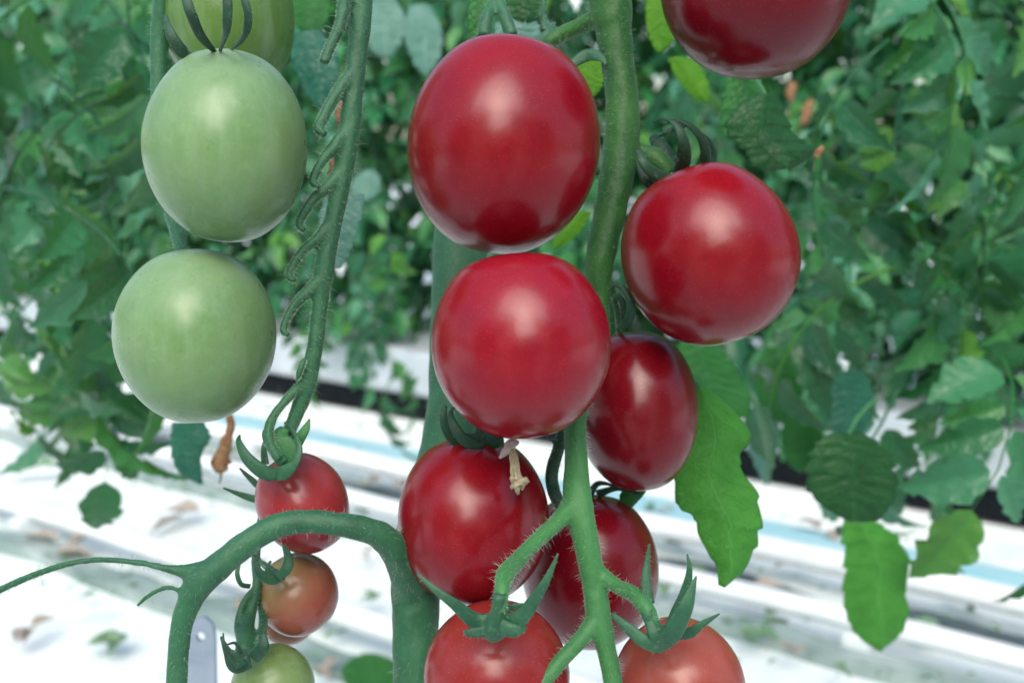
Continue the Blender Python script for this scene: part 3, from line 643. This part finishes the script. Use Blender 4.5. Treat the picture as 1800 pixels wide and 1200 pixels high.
tomato(480, 1205, 72, 72, .262, 'green3', 'small pale green tomato cut off by the bottom edge', seed=13.9, tilt=.2, roll=-.4,
       smat='sepal_dark', sepals=[[(440, 1160, .243, 26), (414, 1170, .241, 26), (400, 1145, .241, 16), (388, 1118, .243, 4)],
               [(445, 1155, .243, 26), (462, 1135, .241, 22), (460, 1112, .242, 12)],
               [(425, 1170, .24, 22), (410, 1150, .239, 16), (396, 1138, .24, 6), (392, 1112, .242, 3)],
               [(425, 1150, .245, 8), (414, 1130, .244, 6), (400, 1132, .244, 3)]])
tomato(400, 255, 140, 173, .236, 'green', 'pale green tomato at the left, upper of the two in front', seed=14.3, roll=.03, shape=1.06, pinch=-.03, smat='sepal_dark',
       sepals=[[(378, 92, .225, 8), (352, 62, .217, 18), (336, 25, .212, 20), (322, -15, .212, 16)], [(386, 92, .225, 10), (397, 55, .215, 17), (400, 15, .212, 18), (398, -20, .212, 16)],
               [(404, 90, .228, 6), (430, 62, .22, 14), (436, 25, .217, 15), (424, -15, .216, 12)], [(345, 100, .23, 10), (322, 92, .226, 22), (300, 60, .224, 18), (290, 25, .226, 5)]])
tomato(346, 588, 136, 158, .243, 'green', 'pale green tomato at the left, lower of the two in front', seed=15.8, shape=1.05, dimple=.05)
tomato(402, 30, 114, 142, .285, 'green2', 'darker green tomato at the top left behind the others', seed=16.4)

# ------------------------------------------------------------------ stalks
def stalk(name, label, cat, tubes, mat, haircount, seed, hairlen=.0022, voxel=.0005, fuzz=9000, group=None, extra=()):
    c = at(tubes[0][0][0], tubes[0][0][1], tubes[0][0][2])
    e = empty(name, c, label, cat, group)
    bm = bmesh.new(); paths = [px_path(t, 8) for t in tubes]
    for i, p in enumerate(paths): tube(bm, p, 20, 1, None, seed+i*3, .10)
    o = obj('stalk', bm, M[mat], e)
    rm = o.modifiers.new('remesh', 'REMESH'); rm.mode = 'VOXEL'; rm.voxel_size = voxel; rm.use_smooth_shade = True
    sm = o.modifiers.new('smooth', 'SMOOTH'); sm.factor = .6; sm.iterations = 9
    r = random.Random(seed); bh = bmesh.new()
    tot = [sum((p[i+1][0]-p[i][0]).length for i in range(len(p)-1)) for p in paths]
    for p, l in zip(paths, tot):
        hairs(bh, p, int(haircount*l/sum(tot)), hairlen, .000028, r)
        hairs(bh, p, int(fuzz*l/sum(tot)), .0005, .00003, r, True)
    h = obj('hair', bh, M['hair'], e); h['kind'] = 'stuff'
    return e
stalk('truss_stalk', 'thick green fruit stalk hanging from the top centre with forked side branches at the bottom', 'stalk', [
    [(1068, -40, .262, 76), (1074, 20, .262, 74), (1082, 80, .262, 60), (1092, 160, .262, 58), (1094, 230, .262, 62), (1084, 310, .262, 62), (1068, 390, .262, 56), (1054, 460, .262, 52), (1048, 540, .264, 48), (1032, 640, .262, 42), (1012, 735, .250, 40), (1013, 810, .243, 42), (1016, 880, .238, 52), (1030, 950, .236, 46), (1044, 1020, .236, 44), (1052, 1080, .235, 44), (1068, 1150, .234, 36), (1084, 1230, .233, 34)],
    [(1064, 22, .262, 40), (1030, 42, .266, 30), (985, 62, .27, 28), (950, 82, .268, 26), (925, 95, .258, 24)],
    [(1012, 880, .238, 44), (985, 912, .234, 32), (945, 948, .228, 28), (910, 985, .222, 30), (888, 1010, .216, 34), (882, 1040, .211, 27), (878, 1075, .211, 28)],
    [(1050, 1088, .235, 40), (1022, 1122, .232, 30), (985, 1162, .228, 28), (940, 1215, .225, 28)],
    [(1056, 1010, .236, 30), (1085, 1030, .232, 26), (1115, 1045, .227, 30), (1136, 1068, .223, 30), (1148, 1098, .222, 28)],
    [(1098, 280, .264, 30), (1120, 268, .264, 30), (1150, 278, .262, 38), (1178, 305, .262, 36)],
    [(1050, 480, .266, 20), (1072, 500, .268, 16), (1084, 540, .27, 12), (1090, 590, .274, 12)],
], 'stem_truss', 1500, 21)
stalk('side_stalk', 'dark slender stalk between the centre and lower red tomatoes', 'stalk', [
    [(990, 740, .262, 20), (984, 780, .262, 22), (970, 830, .262, 24), (974, 865, .26, 24), (990, 895, .250, 22)], [(982, 785, .262, 8), (972, 776, .262, 5), (960, 771, .262, 3)]], 'sepal_dark', 120, 22, fuzz=800)
stalk('bare_stalk', 'long bare fruit stalk at the left with broken off side stubs', 'stalk', [
    [(636, -40, .25, 42), (634, 30, .25, 40), (628, 100, .25, 36), (622, 160, .25, 36), (613, 240, .25, 38), (600, 320, .25, 36), (583, 400, .25, 34), (570, 470, .25, 36), (562, 540, .25, 30), (552, 620, .25, 30), (538, 680, .25, 32), (520, 730, .25, 26), (502, 775, .25, 24), (496, 810, .249, 26)],
    [(612, -30, .246, 24), (605, 10, .246, 26), (598, 45, .245, 22), (582, 80, .244, 20), (568, 112, .243, 20)],
    [(630, 110, .25, 22), (606, 145, .248, 24), (586, 175, .246, 22), (568, 208, .245, 20), (560, 226, .244, 20), (572, 238, .243, 14)],
    [(618, 215, .25, 20), (595, 250, .248, 26), (566, 284, .246, 19), (550, 318, .244, 17), (562, 330, .243, 10)],
    [(606, 285, .25, 20), (582, 322, .248, 24), (550, 352, .246, 19), (526, 392, .244, 16), (536, 406, .243, 11)],
    [(588, 375, .25, 18), (562, 415, .248, 20), (530, 444, .247, 17), (508, 482, .245, 15), (520, 494, .244, 10)],
    [(570, 480, .25, 20), (545, 508, .248, 22), (515, 540, .247, 17), (498, 578, .245, 15), (508, 590, .244, 10)],
    [(542, 665, .25, 20), (515, 690, .247, 18), (487, 722, .245, 16), (474, 748, .244, 20), (474, 775, .243, 18), (490, 808, .243, 20)],
    [(536, 628, .246, 10), (528, 648, .245, 13), (522, 668, .245, 9)],
], 'stem_blue', 900, 23, hairlen=.0030, fuzz=14000)
stalk('main_stem', 'broad main stem behind the central tomatoes with a smooth branch arching left', 'plant stem', [
    [(838, 300, .32, 96), (812, 420, .315, 98), (804, 560, .31, 94), (797, 700, .30, 92), (776, 820, .285, 90), (746, 920, .268, 92), (733, 1010, .262, 90), (731, 1110, .26, 84), (735, 1240, .26, 84)],
    [(733, 1130, .268, 50), (728, 1070, .262, 62), (716, 1010, .254, 62), (693, 962, .247, 56), (655, 934, .243, 47), (600, 922, .24, 43), (540, 916, .239, 42), (490, 923, .238, 44), (440, 950, .237, 46), (390, 990, .236, 50), (352, 1025, .236, 52), (328, 1070, .236, 42), (316, 1120, .236, 38), (308, 1240, .236, 38)],
    [(376, 1003, .236, 48), (338, 1004, .236, 32), (300, 1000, .236, 17), (240, 988, .236, 13), (150, 985, .237, 13), (60, 1010, .238, 14), (-50, 1060, .24, 16)],
    [(335, 1050, .236, 26), (318, 1038, .236, 12), (292, 1032, .236, 11), (262, 1046, .236, 11), (240, 1066, .237, 9)]], 'stem_blue', 1900, 25, voxel=.0006)
stalk('small_truss_stalk', 'thin stalk with curled tips carrying the small unripe tomatoes', 'stalk', [
    [(480, 830, .262, 14), (465, 880, .268, 14), (456, 930, .268, 14), (450, 985, .266, 16), (452, 1030, .262, 18), (440, 1080, .258, 20), (432, 1120, .252, 30), (428, 1150, .248, 34)],
    [(452, 1030, .262, 14), (428, 1060, .258, 14), (420, 1100, .255, 18), (430, 1130, .25, 26)],
    [(448, 1020, .262, 12), (462, 1080, .262, 16), (460, 1130, .25, 22)],
    [(455, 985, .266, 10), (475, 1000, .256, 14), (492, 1010, .251, 14)],
    [(448, 948, .268, 6), (438, 938, .268, 7), (433, 925, .268, 3)],
    [(452, 975, .262, 10), (436, 975, .262, 10), (425, 985, .262, 8)]], 'sepal', 260, 26, hairlen=.0016, voxel=.0004, fuzz=1500)
stalk('upper_stalk', 'pair of dark stalks crossing behind the crown of the upper red tomato', 'stalk', [
    [(874, -40, .275, 14), (868, 0, .275, 16), (856, 30, .272, 24), (850, 66, .27, 26)], [(872, -40, .275, 14), (878, 0, .274, 16), (888, 30, .272, 24), (900, 66, .27, 26)],
    [(962, -40, .29, 10), (955, 10, .29, 12), (958, 40, .29, 14), (978, 56, .28, 14)]], 'stem_blue', 150, 27, fuzz=900)
stalk('side_stalk', 'stalk at the left from which the pale green tomatoes hang', 'stalk', [
    [(292, -60, .27, 34), (280, 80, .275, 32), (284, 240, .275, 30), (300, 360, .268, 28), (314, 420, .26, 26), (326, 470, .25, 22)]], 'stem_blue', 200, 31, fuzz=900, voxel=.0006)
# vertical leaf stalks hanging in the mid ground at right
stalk('leaf_stalk', 'pale thin leaf stalk running down behind the yellow green leaf', 'stalk', [
    [(1225, 560, .52, 9), (1290, 650, .52, 9), (1330, 720, .54, 10), (1350, 790, .58, 12), (1352, 850, .6, 6)]], 'stem_light', 60, 28, voxel=.0007, fuzz=300)

# dried flower on the lower left red tomato
e = empty('dried_flower', at(903, 785, .236), 'dry straw coloured flower remnant stuck on the lower left red tomato', 'dried flower')
for k, (dx, w2, l) in enumerate(((-6, 9, 62), (0, 11, 78), (6, 9, 70))):
    bm = bmesh.new(); tube(bm, px_path([(900+dx*.4, 782, .2365, w2*.6), (904+dx*.8, 810, .2345, w2), (907+dx, 835, .2335, w2), (910+dx*1.6, 790+l-12, .233, w2*1.3), (911+dx*1.2, 790+l, .234, w2*.6)]), 8, .6, None, k, .6); obj('petal', bm, M['dry'], e)
bm = bmesh.new(); tube(bm, px_path([(898, 857, .2338, 7), (909, 850, .2325, 15), (920, 845, .2328, 16), (929, 846, .234, 7)]), 9, .8, None, 5, .9); obj('shrivelled_tip', bm, M['dry'], e)
bm = bmesh.new(); tube(bm, px_path([(878, 805, .236, 4), (890, 792, .236, 16), (900, 780, .236, 22), (912, 777, .237, 6)]), 9, .35, FW, 6, .3)
M['petal_pale'] = plain('pale pinkish dry petal', (.45, .30, .30), (.62, .50, .48), .7, 500, .4, .0005)
obj('pale_petal', bm, M['petal_pale'], e)
# dry brown hanging flower under the lower green tomato, and orange scraps behind
def scrap(pts, label, mat='drybrown'):
    e = empty('withered_flower', at(*pts[0][:3]), label, 'withered flower')
    bm = bmesh.new(); tube(bm, px_path(pts), 9, .5, FW, pts[0][0], .6); obj('petal', bm, M[mat], e)
    bm = bmesh.new(); x, y, d, wd = pts[-1]; tube(bm, px_path([(x-wd*.4, y-8, d, wd*.4), (x-wd*.6, y+14, d*1.01, wd*.3), (x-wd*.7, y+22, d*1.01, 2)]), 7, .4, FW); obj('petal', bm, M[mat], e)
scrap([(404, 728, .40, 14), (403, 755, .40, 16), (395, 785, .40, 22), (390, 815, .40, 30), (396, 828, .40, 14)], 'withered brown flower dangling under the lower green tomato')
scrap([(601, 178, .275, 5), (597, 200, .275, 16), (598, 220, .275, 6)], 'orange withered scrap behind the upper part of the bare stalk')
scrap([(598, 264, .27, 6), (590, 285, .27, 18), (580, 308, .27, 8)], 'reddish withered scrap in a fork of the bare stalk')
scrap([(1395, 145, .8, 14), (1390, 165, .8, 18), (1392, 180, .8, 6)], 'orange withered bit right of the dark broad leaf, upper one')
scrap([(1425, 175, .85, 10), (1418, 200, .85, 22), (1410, 220, .85, 8)], 'brown withered bit right of the dark broad leaf, middle one')
scrap([(1445, 256, .34, 6), (1440, 267, .34, 16), (1434, 278, .34, 6)], 'orange withered bit at the tip of the dark broad leaf')

# small pale rings with a tab, of no known kind
for (x, y, d, lb) in ((1410, 628, .9, 'small cream ring at mid right, left one'), (1485, 631, .9, 'small cream ring at mid right, right one'), (598, 465, 1.5, 'small white ring just right of the bare stalk'), (1012, 0, .8, 'small white ring near the top beside the thick stalk')):
    e = empty('pale_ring', at(x, y, d), lb, 'clip', 'small pale rings among the plants')
    bm = bmesh.new(); pts = [(at(x+6*math.cos(a), y+6*math.sin(a), d), 5*d/F) for a in [i*.55 for i in range(11)]]; tube(bm, pts, 8); obj('ring', bm, M['white'], e)
    bm = bmesh.new(); tube(bm, px_path([(x, y+5, d, 6), (x+1, y+14, d, 7), (x, y+20, d, 4)]), 8); obj('tab', bm, M['white'], e)

# grey metal post with a hole at the bottom left
e = empty('metal_post', at(355, 1250, .42), 'grey blue metal post with a round hole behind the arching stalk', 'post')
d = .42; k = d/F
outer = [(326, 1300), (384, 1300), (381, 1120), (376, 1092), (362, 1080), (346, 1082), (332, 1100), (328, 1130)]
bm = bmesh.new()
ov = [bm.verts.new(at(x, y, d)) for x, y in outer]; hv = [bm.verts.new(at(356+8*math.cos(i*math.pi/8), 1115+8*math.sin(i*math.pi/8), d)) for i in range(16)]
ed = [bm.edges.new((ov[i], ov[(i+1) % len(ov)])) for i in range(len(ov))] + [bm.edges.new((hv[i], hv[(i+1) % 16])) for i in range(16)]
bmesh.ops.triangle_fill(bm, use_beauty=True, use_dissolve=False, edges=ed)
kill = [f for f in bm.faces if (f.calc_center_median()-at(356, 1115, d)).length < 6*k and all(v in hv for v in f.verts)]
bmesh.ops.delete(bm, geom=kill, context='FACES')
o = obj('plate', bm, M['post'], e, False); s = o.modifiers.new('thickness', 'SOLIDIFY'); s.thickness = .003; s.offset = -1
bm = bmesh.new(); tube(bm, px_path([(331, 1130, d+.003, 9), (330, 1300, d+.003, 9)]), 10); obj('rim', bm, M['post'], e)

# ------------------------------------------------------------------ litter on the floor
r4 = random.Random(5)
spots = [(330, 1000, 40, 1, 'green scrap of leaf under the fork of the arching stalk'), (640, 975, 30, 0, 'small brown scrap inside the arch of the stalk'), (1120, 960, 36, 1, 'green scrap right of the tomato behind the forked stalk'), (1390, 985, 44, 0, 'brown scrap on the floor below the black strip at right'), (1300, 960, 30, 1, 'small green scrap right of the large yellow green leaf'), (1400, 1150, 46, 0, 'brown scrap in the white area at lower right'), (1620, 1010, 60, 0, 'brown scrap by the low yellow green leaf'), (1720, 1060, 60, 1, 'green scrap at the right edge of the floor'), (60, 820, 60, 1, 'green scrap at the left edge of the floor'), (60, 1100, 60, 0, 'brown scrap in the lower left corner'), (420, 800, 40, 1, 'green scrap beside the withered brown flower'), (1080, 1165, 24, 1, 'green scrap between the two lowest tomatoes'),
         (345, 905, 85, 0, 'grey brown fallen leaf at the left on the white floor'), (655, 845, 40, 0, 'brown fallen leaf left of the lower red tomato'), (620, 890, 45, 1, 'greenish crumbs of leaf right of the small red tomato'),
         (700, 860, 35, 0, 'small dark fallen leaf beside the lower left red tomato'), (668, 1050, 50, 1, 'pale green fallen leaf left of the main stem'), (575, 1175, 60, 0, 'brown fallen leaf near the small green tomato'),
         (1140, 890, 34, 1, 'green fallen leaf under the dark narrow tomato'), (1175, 895, 26, 0, 'small dark fallen bit left of the yellow green leaf'), (1150, 925, 32, 1, 'small green fallen leaf on the floor left of the yellow green leaf'),
         (1200, 955, 50, 1, 'pale fallen leaf by the floor pipe'), (1240, 1010, 45, 1, 'pale green fallen leaf under the yellow green leaf'), (1320, 1045, 70, 0, 'greyish fallen leaf right of the yellow green leaf tip'),
         (1170, 1035, 60, 1, 'pale green litter above the salmon tomato'), (1340, 1095, 65, 1, 'green litter lying on the drain channel'), (1310, 1125, 60, 1, 'green litter below the drain channel'), (1480, 1180, 40, 1, 'green fallen leaf at the lower right'),
         (1440, 930, 50, 0, 'thin dry stem lying on the blue film'), (430, 1075, 60, 0, 'brown litter behind the thin stalk'), (1660, 1120, 70, 1, 'pale green fallen leaf in the lower right corner'), (120, 960, 90, 0, 'brown fallen leaf at the lower left edge'), (200, 1120, 80, 1, 'green fallen leaf at the lower left corner'), (480, 855, 60, 0, 'greyish fallen scrap left of the small red tomato')]
for (x, y, wd, g, lb) in spots:
    p = on_plane(x, y, .02); dist = (p-CP).dot(FW); L_ = wd*dist/F
    bm = bmesh.new(); uvl = bm.loops.layers.uv.new('UVMap')
    for q in range(3):
        a = r4.uniform(0, 6.28); dr = Vector((math.cos(a), math.sin(a), r4.uniform(-.05, .25)))
        leaflet(bm, uvl, p + Vector((r4.uniform(-.3, .3)*L_, r4.uniform(-.5, .5)*L_, r4.uniform(0, .008))), dr, Vector((r4.uniform(-.4, .4), r4.uniform(-.4, .4), 1)), L_*.8, L_*.5, r4, 4, 7, 3.5, .2, .5)
    tag(obj('fallen_leaf', bm, M['litter_green' if g else 'litter']), lb, 'fallen leaf', 'plant litter on the white floor')
bm = bmesh.new(); uvl = bm.loops.layers.uv.new('UVMap')
for _ in range(900):
    sx = r4.uniform(-3.2, 1.8); base_p = r4.choice((pL1-.06, pL2-.05, pL2-.05, pL3-.06, pL3-.06, pb1)); pp = base_p + r4.gauss(0, .09)
    o = row(sx, pp, .016); a = r4.uniform(0, 6.28); LL = r4.uniform(.008, .032)
    leaflet(bm, uvl, o, Vector((math.cos(a), math.sin(a), r4.uniform(0, .3))), Vector((r4.uniform(-.5, .5), r4.uniform(-.5, .5), 1)), LL, LL*r4.uniform(.3, .8), r4, 1, 4, 2.5, .2, .5)
tag(obj('plant_litter', bm, M['litter_green']), 'fine scraps of leaf scattered along the floor channels', 'litter', kind='stuff')
e = edge_leaf('tomato_leaf', [(610, 1215), (600, 1180), (615, 1160), (640, 1148)], [(700, 1215), (712, 1185), (690, 1160), (655, 1148)], 1.3, M['leaf_mid'], 'light green leaf at the bottom left of the main stem over the floor', bulge=6, seed=50)
